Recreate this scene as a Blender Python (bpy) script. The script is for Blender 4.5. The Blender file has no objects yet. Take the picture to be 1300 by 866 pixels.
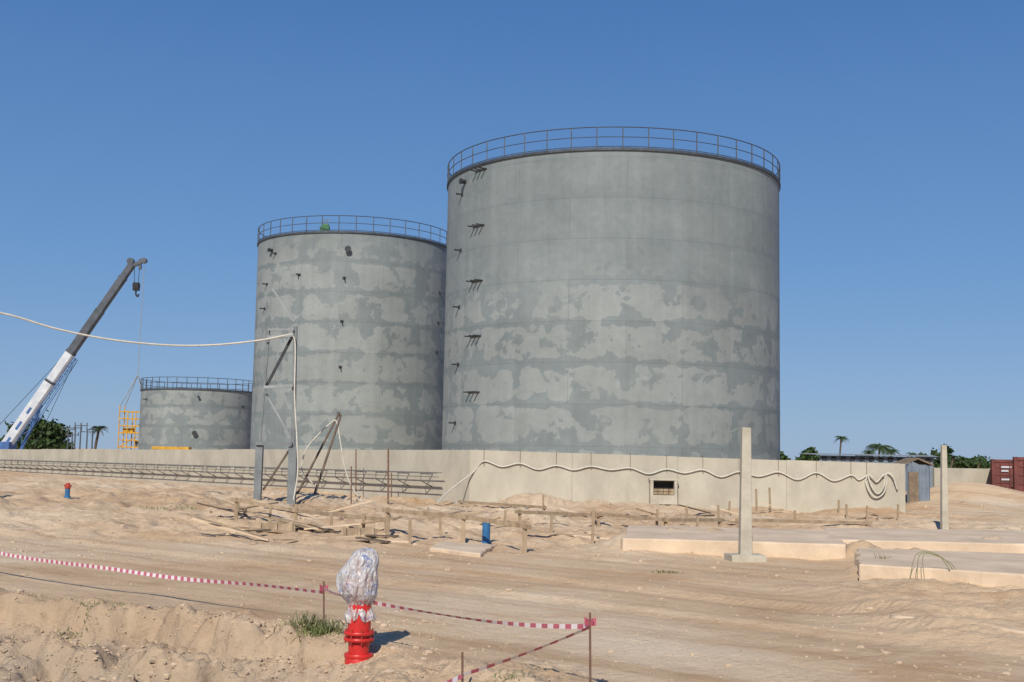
import bpy, math, random
from mathutils import Vector, Matrix, noise, Euler
random.seed(7)
scene=bpy.context.scene
COL=scene.collection
# ------------------------------------------------------------------ camera
FPX=1500.0
PITCH=math.atan(146/FPX); ROLL=math.radians(1.05)
CAM=Vector((0,0,1.7))
M=(Matrix.Rotation(math.pi/2+PITCH,3,'X')@Matrix.Rotation(ROLL,3,'Z'))
cd=bpy.data.cameras.new("camera"); cam=bpy.data.objects.new("camera",cd); COL.objects.link(cam)
cd.sensor_width=36; cd.lens=FPX/1300*36; cd.clip_start=0.1; cd.clip_end=6000
cam.matrix_world=Matrix.Translation(CAM)@M.to_4x4()
scene.camera=cam
def ray(u,v): return M@Vector(((u-650)/FPX,(433-v)/FPX,-1))
def at(u,v,Y):
    d=ray(u,v); return CAM+d*(Y/d.y)
def sm(a,b,x):
    if a==b: return 0.0
    t=max(0,min(1,(x-a)/(b-a))); return t*t*(3-2*t)
# ------------------------------------------------------------------ terrain
def nz(x,y,s,o=0): return noise.noise(Vector((x*s+o,y*s-o,o*0.37)))
def ga(x,y,cx,cy,rx,ry): return math.exp(-((x-cx)/rx)**2-((y-cy)/ry)**2)
def H(x,y):
    if y>140 or y<-20 or abs(x)>140: return -0.05
    z=0.05*nz(x,y,0.16,3)
    near=1-sm(45,60,y)
    z+=0.012*nz(x,y,0.9,9)*near
    if y<34: z+=0.005*nz(x,y,3.1,5)
    t=0.65*x+0.76*y+0.35*nz(x,y,0.25,1)
    rm=sm(9,11,t)*(1-sm(16,18.5,t))
    if rm>0:
        z+=0.9*rm*(-0.035*math.exp(-((t-11.2)/0.22)**2)-0.04*math.exp(-((t-13.0)/0.25)**2)-0.03*math.exp(-((t-14.6)/0.2)**2)-0.035*math.exp(-((t-16.2)/0.25)**2)+0.02*math.exp(-((t-13.5)/0.2)**2)+0.02*math.exp(-((t-11.65)/0.15)**2))
    if y<16 and x<1.5:
        cr=11.0+(-1.65-x)*0.5+0.5*nz(x,y,0.6,2)+0.35*nz(x,y,1.9,6)+0.14*nz(x,y,5,6)
        d=cr-y
        m=1-sm(-1.9,-0.9,x+0.25*nz(x,y,1.3,8))
        r=noise.fractal(Vector((x*2.2,y*2.2,2.2)),0.55,2.2,6)
        r2=1-abs(noise.noise(Vector((x*1.6+4,y*1.9,7))))*2
        c1=noise.voronoi(Vector((x*2.6+0.5*nz(x,y,3,1),y*2.6,0.5)))[0]
        cl=max(0.0,0.45-c1[0])
        z+=m*(0.07*math.exp(-((d+0.2)/0.7)**2)-0.28*sm(0.30,0.46,d)-0.22*sm(1.05,1.25,d)+ sm(-0.5,0.4,d)*(0.13*r+0.07*r2+0.16*cl)+0.10*ga(x,y,-4.6,10.6,1.3,0.8)+0.10*ga(x,y,-3.0,10.2,0.6,0.5))
        m2=(1-sm(0.2,0.9,x))*sm(-1.9,-1.1,x)*(1-sm(9.4,10.2,y))
        z+=m2*(0.07*r+0.04*r2+0.08*cl)+0.08*ga(x,y,-0.45,9.2,0.5,0.35)
    if x>3 and 9<y<20:
        mm=sm(3.2,5,x)*sm(10.2,12.5,y)*(1-sm(16,18,y))
        z+=mm*(0.12+0.15*nz(x,y,0.8,11)+0.06*noise.fractal(Vector((x*2,y*2,1)),0.8,2,4))
    if 19<y<60:
        cm=sm(20,24,y+0.12*x)*(1-sm(38,41,y) if x>-2 else 1-sm(52,60,y))
        f=noise.fractal(Vector((x*0.5,y*0.4,4)),0.7,2.1,5)
        z+=cm*(0.15*f+0.08*abs(nz(x,y,1.6,6))+0.05*(1-2*abs(nz(x,y,2.6,2))))
        z+=0.40*math.exp(-((y-38.3)/1.3)**2)*max(0,nz(x,0,0.45,5)+0.3)*sm(-3,-1,x)*(1-sm(12,13,x))
        z-=0.32*math.exp(-((y-(27.5+0.25*(x+4)))/0.8)**2)*sm(-8.5,-7,x)*(1-sm(-1.5,0,x))
        z+=0.16*math.exp(-((y-(25.9+0.25*(x+4)))/0.6)**2)*sm(-8.5,-7,x)*(1-sm(-1.5,0,x))*(0.6+nz(x,y,1.1,3))
    if x<-4 and y>24:
        hm=sm(-4,-8,x)*sm(26,32,y)*(1-sm(70,80,y))
        wl=(x+1.5)/(-35.3)*44+41
        hm*=1-sm(wl-5,wl-1,y)
        f=1-abs(noise.noise(Vector((x*0.35,y*0.22,14))))*2
        z+=hm*(0.16*f+0.13*noise.fractal(Vector((x*0.9,y*0.6,3)),0.6,2,5))
    if x>10: z+=0.9*ga(x,y,20.5,53,2.6,3)+0.35*ga(x,y,17,46,2,2)+0.3*ga(x,y,24,50,2,2)*abs(1+nz(x,y,1,1))
    z+=0.35*ga(x,y,1.0,38.2,1.2,0.8)+0.3*ga(x,y,0.2,30,1.0,0.8)+0.25*ga(x,y,-6.5,31,1.2,1)+0.3*ga(x,y,4.5,36,1.6,1)
    # sand drifted against and over the slabs
    for cx,cy,rx,ry,hh in((8.4,18.4,0.9,0.4,.30),(6.3,21.2,0.5,0.6,.30),(2.3,22.0,0.5,0.6,.26),(9.5,22.8,1.6,0.5,.28),(5.4,17.9,0.4,0.6,.22),(3.6,23.8,1.2,0.4,.34),(10.5,19.8,0.8,0.5,.32),(6.6,19.9,0.7,0.35,.30)):
        g=ga(x,y,cx,cy,rx,ry)
        if g>0.003: z+=hh*g*(0.85+0.5*nz(x,y,1.5,2)+0.2*nz(x,y,5,2))
    return z
def G(u,v):
    d=ray(u,v); z=0
    for k in range(10):
        t=(z-CAM.z)/d.z; p=CAM+d*t; z=0.5*z+0.5*H(p.x,p.y)
    p.z=H(p.x,p.y); return p
# ------------------------------------------------------------------ materials
def mat(name,c1,c2=None,scale=3.0,rough=0.8,metal=0.0,bump=0.0,bscale=30,detail=6,stretch=(1,1,1),spec=0.3,c3=None):
    m=bpy.data.materials.new(name); m.use_nodes=True; nt=m.node_tree; N=nt.nodes; L=nt.links
    b=N["Principled BSDF"]; b.inputs["Roughness"].default_value=rough; b.inputs["Metallic"].default_value=metal
    b.inputs["Specular IOR Level"].default_value=spec
    tc=N.new("ShaderNodeTexCoord"); mp=N.new("ShaderNodeMapping"); mp.inputs["Scale"].default_value=stretch
    L.new(tc.outputs["Object"],mp.inputs[0])
    if c2 is None: c2=tuple(x*0.75 for x in c1)
    n=N.new("ShaderNodeTexNoise"); n.inputs["Scale"].default_value=scale; n.inputs["Detail"].default_value=detail; n.inputs["Roughness"].default_value=0.65
    L.new(mp.outputs[0],n.inputs["Vector"])
    cr=N.new("ShaderNodeValToRGB"); e=cr.color_ramp.elements
    e[0].position=0.36; e[0].color=(*c2,1); e[1].position=0.64; e[1].color=(*c1,1)
    if c3: x=e.new(0.72); x.color=(*c3,1)
    L.new(n.outputs["Fac"],cr.inputs[0]); L.new(cr.outputs[0],b.inputs["Base Color"])
    if bump>0:
        n2=N.new("ShaderNodeTexNoise"); n2.inputs["Scale"].default_value=bscale; n2.inputs["Detail"].default_value=5
        L.new(mp.outputs[0],n2.inputs["Vector"])
        bp=N.new("ShaderNodeBump"); bp.inputs["Strength"].default_value=bump; bp.inputs["Distance"].default_value=0.02
        L.new(n2.outputs["Fac"],bp.inputs["Height"]); L.new(bp.outputs[0],b.inputs["Normal"])
    return m
M_CONC=mat("pale_concrete",(0.50,0.46,0.37),(0.39,0.355,0.285),0.9,0.9,bump=0.4,bscale=14,stretch=(1,1,0.6),detail=9)
M_CONCP=mat("cast_concrete",(0.52,0.475,0.38),(0.40,0.36,0.28),3,0.9,bump=0.3)
M_SLAB=mat("slab_concrete",(0.72,0.565,0.40),(0.52,0.40,0.28),0.9,0.95,bump=0.6,detail=10,bscale=9)
M_STEEL=mat("dark_steel",(0.06,0.065,0.07),(0.035,0.035,0.04),5,0.6,0.3)
M_RAIL=mat("rail_steel",(0.085,0.10,0.12),(0.05,0.06,0.07),3,0.6,0.2)
M_RACK=mat("rack_steel",(0.19,0.185,0.175),(0.13,0.125,0.12),3,0.7,0.0)
M_GREY=mat("primed_steel",(0.22,0.235,0.24),(0.14,0.155,0.16),2,0.7,0.0)
M_PALE=mat("galvanised_steel",(0.32,0.335,0.34),(0.23,0.245,0.25),2,0.6,0.0)
M_WOOD=mat("weathered_timber",(0.42,0.32,0.21),(0.25,0.18,0.115),6,0.85,stretch=(1,1,0.3),bump=0.3)
M_DWOOD=mat("dark_timber",(0.17,0.125,0.09),(0.10,0.075,0.055),6,0.85)
M_RUST=mat("rusty_iron",(0.20,0.12,0.08),(0.12,0.07,0.05),12,0.9)
M_HOSE=mat("cream_hose",(0.62,0.59,0.50),(0.50,0.47,0.40),8,0.6)
M_RED=mat("red_enamel",(0.62,0.025,0.02),(0.48,0.025,0.02),7,0.38,spec=0.5,bump=0.1)
M_DRED=mat("dusty_red",(0.42,0.05,0.03),(0.3,0.05,0.035),7,0.6)
M_BLUE=mat("blue_enamel",(0.04,0.17,0.36),(0.03,0.12,0.26),7,0.5)
M_DARK=mat("black_rubber",(0.03,0.03,0.03),(0.02,0.02,0.02),7,0.7)
M_YEL=mat("yellow_paint",(0.62,0.36,0.03),(0.42,0.22,0.03),2,0.5)
M_WHITE=mat("white_paint",(0.62,0.64,0.66),(0.46,0.49,0.53),1,0.4)
M_CBLUE=mat("crane_blue",(0.07,0.15,0.36),(0.05,0.11,0.26),2,0.4)
M_CGREY=mat("boom_grey",(0.10,0.11,0.13),(0.06,0.07,0.08),1,0.5)
M_LEAF=mat("foliage",(0.055,0.095,0.025),(0.02,0.04,0.012),0.9,0.7,c3=(0.09,0.12,0.035))
M_PALM=mat("palm_foliage",(0.06,0.10,0.03),(0.03,0.05,0.018),0.9,0.6)
M_GRASS=mat("grass_blades",(0.17,0.21,0.07),(0.28,0.25,0.13),2,0.7)
M_BARK=mat("bark",(0.13,0.10,0.07),(0.07,0.055,0.04),3,0.9)
M_CONT=mat("container_red",(0.20,0.06,0.05),(0.11,0.04,0.035),1.2,0.65)
M_CORR=mat("corrugated_bluegrey",(0.20,0.24,0.29),(0.14,0.17,0.21),1.2,0.6,0.0)
M_THATCH=mat("brown_sheet",(0.26,0.19,0.125),(0.14,0.11,0.08),4,0.9)
M_STONE=mat("stones",(0.56,0.43,0.30),(0.36,0.27,0.19),2,0.9)
M_TAPER=mat("tape_red",(0.48,0.13,0.17),(0.42,0.10,0.14),5,0.5)
M_TAPEW=mat("tape_white",(0.72,0.66,0.66),(0.62,0.55,0.56),5,0.5)
def sand():
    m=bpy.data.materials.new("sand"); m.use_nodes=True; nt=m.node_tree; N=nt.nodes; L=nt.links
    b=N["Principled BSDF"]; b.inputs["Roughness"].default_value=0.95; b.inputs["Specular IOR Level"].default_value=0.1
    g=N.new("ShaderNodeNewGeometry")
    def nse(s,d,r=0.6,dist=0,vec=None):
        n=N.new("ShaderNodeTexNoise"); n.inputs["Scale"].default_value=s; n.inputs["Detail"].default_value=d; n.inputs["Roughness"].default_value=r; n.inputs["Distortion"].default_value=dist
        L.new(vec or g.outputs["Position"],n.inputs["Vector"]); return n.outputs["Fac"]
    def ramp(fac,stops):
        c=N.new("ShaderNodeValToRGB"); e=c.color_ramp.elements
        e[0].position=stops[0][0]; e[0].color=(*stops[0][1],1); e[1].position=stops[-1][0]; e[1].color=(*stops[-1][1],1)
        for p,cc in stops[1:-1]:
            x=e.new(p); x.color=(*cc,1)
        L.new(fac,c.inputs[0]); return c.outputs[0]
    def mix(f,a,bb,mode='MIX'):
        x=N.new("ShaderNodeMix"); x.data_type='RGBA'; x.blend_type=mode
        if isinstance(f,float): x.inputs[0].default_value=f
        else: L.new(f,x.inputs[0])
        for s,i in ((a,6),(bb,7)):
            if isinstance(s,tuple): x.inputs[i].default_value=(*s,1)
            else: L.new(s,x.inputs[i])
        return x.outputs[2]
    def mrange(x,a,b_,lo,hi):
        r=N.new("ShaderNodeMapRange"); L.new(x,r.inputs[0])
        for i,q in enumerate((a,b_,lo,hi)): r.inputs[i+1].default_value=q
        return r.outputs[0]
    base=ramp(nse(0.13,5),[(0.35,(0.57,0.395,0.24)),(0.5,(0.655,0.485,0.315)),(0.65,(0.73,0.59,0.425))])
    pat=ramp(nse(0.55,8,0.72,0.6),[(0.30,(0.80,0.75,0.70)),(0.47,(0.98,0.97,0.955)),(0.7,(1.05,1.05,1.05))])
    c=mix(1.0,base,pat,'MULTIPLY')
    mp=N.new("ShaderNodeMapping"); mp.inputs["Rotation"].default_value=(0,0,math.radians(40.5)); L.new(g.outputs["Position"],mp.inputs[0])
    mp2=N.new("ShaderNodeMapping"); mp2.inputs["Scale"].default_value=(0.08,1.6,1); L.new(mp.outputs[0],mp2.inputs[0])
    st=nse(1.5,7,0.65,0.3,mp2.outputs[0])
    c=mix(1.0,c,ramp(st,[(0.34,(0.82,0.76,0.70)),(0.5,(1,1,1)),(0.66,(1.06,1.06,1.05))]),'MULTIPLY')
    pm=ramp(nse(0.33,7,0.65,1.0),[(0.56,(0,0,0)),(0.65,(1,1,1))])
    pb=N.new("ShaderNodeMath"); pb.operation='MULTIPLY'; pb.inputs[1].default_value=0.5; L.new(pm,pb.inputs[0])
    c=mix(pb.outputs[0],c,(0.48,0.285,0.15))
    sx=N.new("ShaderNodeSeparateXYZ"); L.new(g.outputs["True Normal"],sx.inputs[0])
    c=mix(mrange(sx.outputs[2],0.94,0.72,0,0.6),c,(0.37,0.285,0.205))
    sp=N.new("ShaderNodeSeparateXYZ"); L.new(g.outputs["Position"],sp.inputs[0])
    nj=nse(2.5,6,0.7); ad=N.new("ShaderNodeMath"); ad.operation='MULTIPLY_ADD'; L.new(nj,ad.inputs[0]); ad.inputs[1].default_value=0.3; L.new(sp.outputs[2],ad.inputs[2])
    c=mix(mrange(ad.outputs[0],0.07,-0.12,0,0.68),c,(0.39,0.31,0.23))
    fine=nse(14,6,0.75)
    c=mix(1.0,c,ramp(fine,[(0.28,(0.66,0.64,0.62)),(0.42,(0.97,0.97,0.97)),(0.7,(1.05,1.05,1.05))]),'MULTIPLY')
    L.new(c,b.inputs["Base Color"])
    wv=N.new("ShaderNodeTexWave"); wv.bands_direction='X'; wv.inputs["Scale"].default_value=2.9; wv.inputs["Distortion"].default_value=3.5; wv.inputs["Detail"].default_value=3
    L.new(mp.outputs[0],wv.inputs["Vector"])
    wm=ramp(st,[(0.53,(0,0,0)),(0.6,(1,1,1))])
    w1=N.new("ShaderNodeMath"); w1.operation='MULTIPLY'; L.new(wv.outputs["Fac"],w1.inputs[0]); L.new(wm,w1.inputs[1])
    bpw=N.new("ShaderNodeBump"); bpw.inputs["Distance"].default_value=0.025; bpw.inputs["Strength"].default_value=0.25; L.new(w1.outputs[0],bpw.inputs["Height"])
    b1=N.new("ShaderNodeBump"); b1.inputs["Distance"].default_value=0.10; b1.inputs["Strength"].default_value=0.6; L.new(nse(3.6,9,0.7,0.4),b1.inputs["Height"]); L.new(bpw.outputs[0],b1.inputs["Normal"])
    b2=N.new("ShaderNodeBump"); b2.inputs["Distance"].default_value=0.02; b2.inputs["Strength"].default_value=0.55; L.new(nse(40,4,0.7),b2.inputs["Height"]); L.new(b1.outputs[0],b2.inputs["Normal"])
    L.new(b2.outputs[0],b.inputs["Normal"])
    return m
M_SAND=sand()
def tankmat(name,ztop,course,blotch_z,R,seed):
    m=bpy.data.materials.new(name); m.use_nodes=True; nt=m.node_tree; N=nt.nodes; L=nt.links
    b=N["Principled BSDF"]; b.inputs["Roughness"].default_value=0.62; b.inputs["Metallic"].default_value=0.0; b.inputs["Specular IOR Level"].default_value=0.25
    tc=N.new("ShaderNodeTexCoord"); sp=N.new("ShaderNodeSeparateXYZ"); L.new(tc.outputs["Object"],sp.inputs[0])
    def math_(op,a,bb=None,c=None):
        x=N.new("ShaderNodeMath"); x.operation=op
        for i,s in enumerate((a,bb,c)):
            if s is None: continue
            if isinstance(s,(int,float)): x.inputs[i].default_value=s
            else: L.new(s,x.inputs[i])
        return x.outputs[0]
    ang=math_('MULTIPLY',math_('ARCTAN2',sp.outputs[0],math_('MULTIPLY',sp.outputs[1],-1.0)),R)
    cb=N.new("ShaderNodeCombineXYZ"); L.new(ang,cb.inputs[0]); L.new(sp.outputs[2],cb.inputs[1]); cb.inputs[2].default_value=seed
    vec=cb.outputs[0]
    def nse(s,d,r,dist,sc=(1,1,1)):
        mp=N.new("ShaderNodeMapping"); mp.inputs["Scale"].default_value=sc; L.new(vec,mp.inputs[0])
        n=N.new("ShaderNodeTexNoise"); n.inputs["Scale"].default_value=s; n.inputs["Detail"].default_value=d; n.inputs["Roughness"].default_value=r; n.inputs["Distortion"].default_value=dist
        L.new(mp.outputs[0],n.inputs["Vector"]); return n.outputs["Fac"]
    def mr(x,a,bb,c=0.0,d=1.0):
        n=N.new("ShaderNodeMapRange"); L.new(x,n.inputs[0]); n.inputs[1].default_value=a; n.inputs[2].default_value=bb; n.inputs[3].default_value=c; n.inputs[4].default_value=d; return n.outputs[0]
    br=N.new("ShaderNodeTexBrick"); L.new(vec,br.inputs["Vector"]); br.inputs["Scale"].default_value=1; br.inputs["Brick Width"].default_value=6.4; br.inputs["Row Height"].default_value=course
    br.inputs["Mortar Size"].default_value=0.03; br.inputs["Mortar Smooth"].default_value=0.6; br.inputs["Bias"].default_value=0
    br.inputs["Color1"].default_value=(0.94,0.94,0.94,1); br.inputs["Color2"].default_value=(1.04,1.04,1.04,1); br.inputs["Mortar"].default_value=(0.83,0.83,0.83,1)
    cz=math_('COSINE',math_('MULTIPLY',sp.outputs[2],2*math.pi/course))
    cx=math_('COSINE',math_('MULTIPLY',math_('ADD',ang,math_('MULTIPLY',math_('FLOOR',math_('DIVIDE',sp.outputs[2],course)),3.2)),2*math.pi/6.4))
    n1=nse(0.85,9,0.56,0.2,(1,1.0,1))
    v=math_('ADD',n1,math_('MULTIPLY',math_('POWER',math_('MAXIMUM',cz,0.0),5.0),-0.19)); v=math_('ADD',v,math_('MULTIPLY',math_('POWER',math_('MAXIMUM',cx,0.0),10.0),-0.10))
    v=math_('ADD',v,math_('MULTIPLY',math_('SUBTRACT',nse(0.16,3,0.5,0),0.5),0.30))
    bl=mr(v,0.450,0.460)
    lowm=mr(math_('ADD',sp.outputs[2],math_('MULTIPLY',nse(0.2,3,0.5,0),4.0)),blotch_z+4.2,blotch_z+1.6)
    lowm2=mr(lowm,0,1,0.20,1.0)
    fac=math_('MULTIPLY',bl,lowm2)
    def mix(f,a,bb,mode='MIX'):
        x=N.new("ShaderNodeMix"); x.data_type='RGBA'; x.blend_type=mode
        if isinstance(f,float): x.inputs[0].default_value=f
        else: L.new(f,x.inputs[0])
        for s,i in ((a,6),(bb,7)):
            if isinstance(s,tuple): x.inputs[i].default_value=(*s,1)
            else: L.new(s,x.inputs[i])
        return x.outputs[2]
    dark=mix(mr(nse(0.25,4,0.6,0),0.35,0.65),(0.183,0.214,0.216),(0.212,0.241,0.240))
    c=mix(fac,dark,(0.264,0.287,0.277))
    c=mix(1.0,c,br.outputs["Color"],'MULTIPLY')
    for nn,a,bb,lo,hi in((nse(1.0,6,0.6,0,(1.6,0.07,1)),0.35,0.65,0.93,1.05),(nse(2.2,8,0.7,0.3),0.3,0.7,0.91,1.07),(nse(0.35,6,0.6,0.2,(0.6,1.6,1)),0.35,0.65,0.94,1.06)):
        s1=mr(nn,a,bb,lo,hi); cc=N.new("ShaderNodeCombineColor"); [L.new(s1,cc.inputs[i]) for i in range(3)]
        c=mix(1.0,c,cc.outputs[0],'MULTIPLY')
    L.new(c,b.inputs["Base Color"])
    bp=N.new("ShaderNodeBump"); bp.inputs["Strength"].default_value=0.25; bp.inputs["Distance"].default_value=0.1
    L.new(nse(0.35,3,0.5,0),bp.inputs["Height"]); L.new(bp.outputs[0],b.inputs["Normal"])
    return m
# ------------------------------------------------------------------ builders
class B:
    def __init__(s): s.v=[]; s.f=[]; s.m=[]; s.mi=0; s.smooth=False
    def add(s,vs,fs):
        o=len(s.v); s.v+= [Vector(a) for a in vs]
        for f in fs: s.f.append([i+o for i in f]); s.m.append(s.mi)
    def box(s,c,sz,rot=None):
        c=Vector(c); R=rot if rot else Matrix.Identity(3)
        vs=[c+R@Vector((x*sz[0]/2,y*sz[1]/2,z*sz[2]/2)) for x in(-1,1) for y in(-1,1) for z in(-1,1)]
        s.add(vs,[(0,1,3,2),(4,6,7,5),(0,4,5,1),(2,3,7,6),(0,2,6,4),(1,5,7,3)])
    def beam(s,a,b,w,h=None,up=(0,0,1)):
        a=Vector(a);b=Vector(b);h=h or w; d=b-a; l=d.length; d.normalize(); up=Vector(up)
        if abs(d.dot(up))>0.97: up=Vector((0,1,0))
        x=d.cross(up).normalized(); z=x.cross(d)
        R=Matrix((x,d,z)).transposed(); s.box((a+b)/2,(w,l,h),R)
    def cyl(s,a,b,r,r2=None,n=10,cap=True):
        a=Vector(a);b=Vector(b);r2=r if r2 is None else r2; d=(b-a).normalized()
        up=Vector((0,0,1)) if abs(d.z)<0.95 else Vector((0,1,0)); x=d.cross(up).normalized(); y=d.cross(x)
        vs=[]
        for c,rr in((a,r),(b,r2)):
            for i in range(n):
                t=2*math.pi*i/n; vs.append(c+x*math.cos(t)*rr+y*math.sin(t)*rr)
        fs=[(i,(i+1)%n,n+(i+1)%n,n+i) for i in range(n)]
        if cap: fs+= [tuple(range(n)),tuple(range(2*n-1,n-1,-1))]
        s.add(vs,fs)
    def lathe(s,c,prof,n=32):
        c=Vector(c); vs=[]
        for r,z in prof:
            for i in range(n):
                t=2*math.pi*i/n; vs.append(c+Vector((math.cos(t)*r,math.sin(t)*r,z)))
        fs=[]
        for k in range(len(prof)-1):
            for i in range(n): fs.append((k*n+i,k*n+(i+1)%n,(k+1)*n+(i+1)%n,(k+1)*n+i))
        s.add(vs,fs)
    def tube(s,pts,r,n=7,res=6,closed=False):
        P=[Vector(p) for p in pts]; Q=[]
        if res>1 and len(P)>2:
            for i in range(len(P)-1):
                p0=P[max(i-1,0)];p1=P[i];p2=P[i+1];p3=P[min(i+2,len(P)-1)]
                for k in range(res):
                    t=k/res; Q.append(0.5*((2*p1)+(p2-p0)*t+(2*p0-5*p1+4*p2-p3)*t*t+(-p0+3*p1-3*p2+p3)*t**3))
            Q.append(P[-1])
        else: Q=P
        vs=[]
        prevx=None
        for i,q in enumerate(Q):
            d=(Q[min(i+1,len(Q)-1)]-Q[max(i-1,0)]).normalized()
            if prevx is None:
                up=Vector((0,0,1)) if abs(d.z)<0.9 else Vector((0,1,0)); x=d.cross(up).normalized()
            else: x=(prevx-d*prevx.dot(d)).normalized()
            prevx=x; y=d.cross(x)
            for k in range(n):
                t=2*math.pi*k/n; vs.append(q+x*math.cos(t)*r+y*math.sin(t)*r)
        fs=[(i*n+k,i*n+(k+1)%n,(i+1)*n+(k+1)%n,(i+1)*n+k) for i in range(len(Q)-1) for k in range(n)]
        fs+=[tuple(range(n)),tuple(range(len(vs)-1,len(vs)-1-n,-1))]
        s.add(vs,fs)
    def prism(s,poly,z0,z1):
        n=len(poly); vs=[Vector((p[0],p[1],z0)) for p in poly]+[Vector((p[0],p[1],z1)) for p in poly]
        fs=[(i,(i+1)%n,n+(i+1)%n,n+i) for i in range(n)]+[tuple(range(n))[::-1],tuple(range(n,2*n))]
        s.add(vs,fs)
    def ob(s,name,mats,parent=None,origin=None,label=None,cat=None,group=None,smooth=False,bevel=0,kind=None):
        o0=Vector(origin) if origin is not None else Vector((0,0,0))
        if parent: o0=parent_world(parent)
        me=bpy.data.meshes.new(name); me.from_pydata([v-o0 for v in s.v],[],s.f)
        if not isinstance(mats,(list,tuple)): mats=[mats]
        for m in mats: me.materials.append(m)
        me.polygons.foreach_set("material_index",s.m)
        import bmesh
        bm=bmesh.new(); bm.from_mesh(me); bmesh.ops.recalc_face_normals(bm,faces=bm.faces); bm.to_mesh(me); bm.free()
        if smooth:
            me.polygons.foreach_set("use_smooth",[True]*len(me.polygons))
            if smooth!='all':
                try: me.set_sharp_from_angle(angle=math.radians(40))
                except Exception: pass
        ob=bpy.data.objects.new(name,me); COL.objects.link(ob)
        if parent: ob.parent=parent
        else: ob.location=o0
        if bevel:
            md=ob.modifiers.new("bevel",'BEVEL'); md.width=bevel; md.segments=2; md.limit_method='ANGLE'
        tag(ob,label,cat,group,kind); return ob
def parent_world(p):
    w=Vector((0,0,0))
    while p: w=w+p.location; p=p.parent
    return w
def tag(o,label=None,cat=None,group=None,kind=None):
    if label:o["label"]=label
    if cat:o["category"]=cat
    if group:o["group"]=group
    if kind:o["kind"]=kind
def empty(name,loc,label,cat,group=None):
    e=bpy.data.objects.new(name,None); e.location=loc; e.empty_display_size=0.3; COL.objects.link(e); tag(e,label,cat,group); return e
# ------------------------------------------------------------------ light
AZ=math.radians(12); EL=math.radians(38)
Ld=Vector((math.sin(AZ)*math.cos(EL),math.cos(AZ)*math.cos(EL),-math.sin(EL)))
sd=bpy.data.lights.new("sun",'SUN'); sd.energy=4.4; sd.angle=math.radians(0.53); sd.color=(1,0.94,0.84)
so=bpy.data.objects.new("sun",sd); so.rotation_euler=Ld.to_track_quat('-Z','Y').to_euler(); so.location=(0,-5,20); COL.objects.link(so)
w=bpy.data.worlds.new("World"); scene.world=w; w.use_nodes=True; nt=w.node_tree
bg=nt.nodes["Background"]; sky=nt.nodes.new("ShaderNodeTexSky"); sky.sky_type='NISHITA'; sky.sun_disc=False
sky.sun_elevation=EL; sky.sun_rotation=math.pi+AZ; sky.air_density=1.0; sky.dust_density=0.2; sky.ozone_density=4.0; sky.altitude=0
tc=nt.nodes.new("ShaderNodeTexCoord"); sp=nt.nodes.new("ShaderNodeSeparateXYZ"); nt.links.new(tc.outputs["Generated"],sp.inputs[0])
cr=nt.nodes.new("ShaderNodeValToRGB"); el=cr.color_ramp.elements
el[0].position=0.0; el[0].color=(0.245,0.385,0.60,1); el[1].position=1.0; el[1].color=(0.02,0.075,0.27,1)
for p_,c_ in((0.06,(0.200,0.350,0.60)),(0.16,(0.130,0.285,0.57)),(0.36,(0.066,0.185,0.46))):
    x=el.new(p_); x.color=(*c_,1)
nt.links.new(sp.outputs[2],cr.inputs[0])
vs_=nt.nodes.new("ShaderNodeVectorMath"); vs_.operation='SCALE'; vs_.inputs[3].default_value=10.0; nt.links.new(cr.outputs[0],vs_.inputs[0])
mx=nt.nodes.new("ShaderNodeMix"); mx.data_type='RGBA'; mx.inputs[0].default_value=0.85
nt.links.new(sky.outputs[0],mx.inputs[6]); nt.links.new(vs_.outputs[0],mx.inputs[7]); nt.links.new(mx.outputs[2],bg.inputs[0]); bg.inputs[1].default_value=0.1
scene.view_settings.view_transform='Standard'; scene.view_settings.look='None'; scene.view_settings.exposure=0
# ------------------------------------------------------------------ ground
def axis(segs):
    a=[segs[0][0]]
    for s,e,st0,st1 in segs:
        x=s
        while x<e-1e-6:
            t=(x-s)/(e-s); x+=st0+(st1-st0)*t; a.append(min(x,e))
    return a
ys=axis([(-3000,-100,900,300),(-100,4,25,3),(4,7.5,0.5,0.06),(7.5,14,0.03,0.04),(14,30,0.055,0.14),(30,62,0.15,0.4),(62,140,1.2,4),(140,5000,40,900)])
xp=axis([(0,6.5,0.035,0.045),(6.5,14,0.07,0.14),(14,30,0.18,0.4),(30,140,1.0,6),(140,4000,80,900)])
xs=[-x for x in xp[:0:-1]]+xp
nx=len(xs)
verts=[(x,y,H(x,y)) for y in ys for x in xs]
faces=[(j*nx+i,j*nx+i+1,(j+1)*nx+i+1,(j+1)*nx+i) for j in range(len(ys)-1) for i in range(nx-1)]
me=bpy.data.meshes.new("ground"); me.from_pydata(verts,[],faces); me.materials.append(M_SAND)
me.polygons.foreach_set("use_smooth",[True]*len(me.polygons))
go=bpy.data.objects.new("ground",me); COL.objects.link(go); tag(go,"pale sandy construction ground with tyre tracks and spoil","ground",None,"structure")
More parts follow.
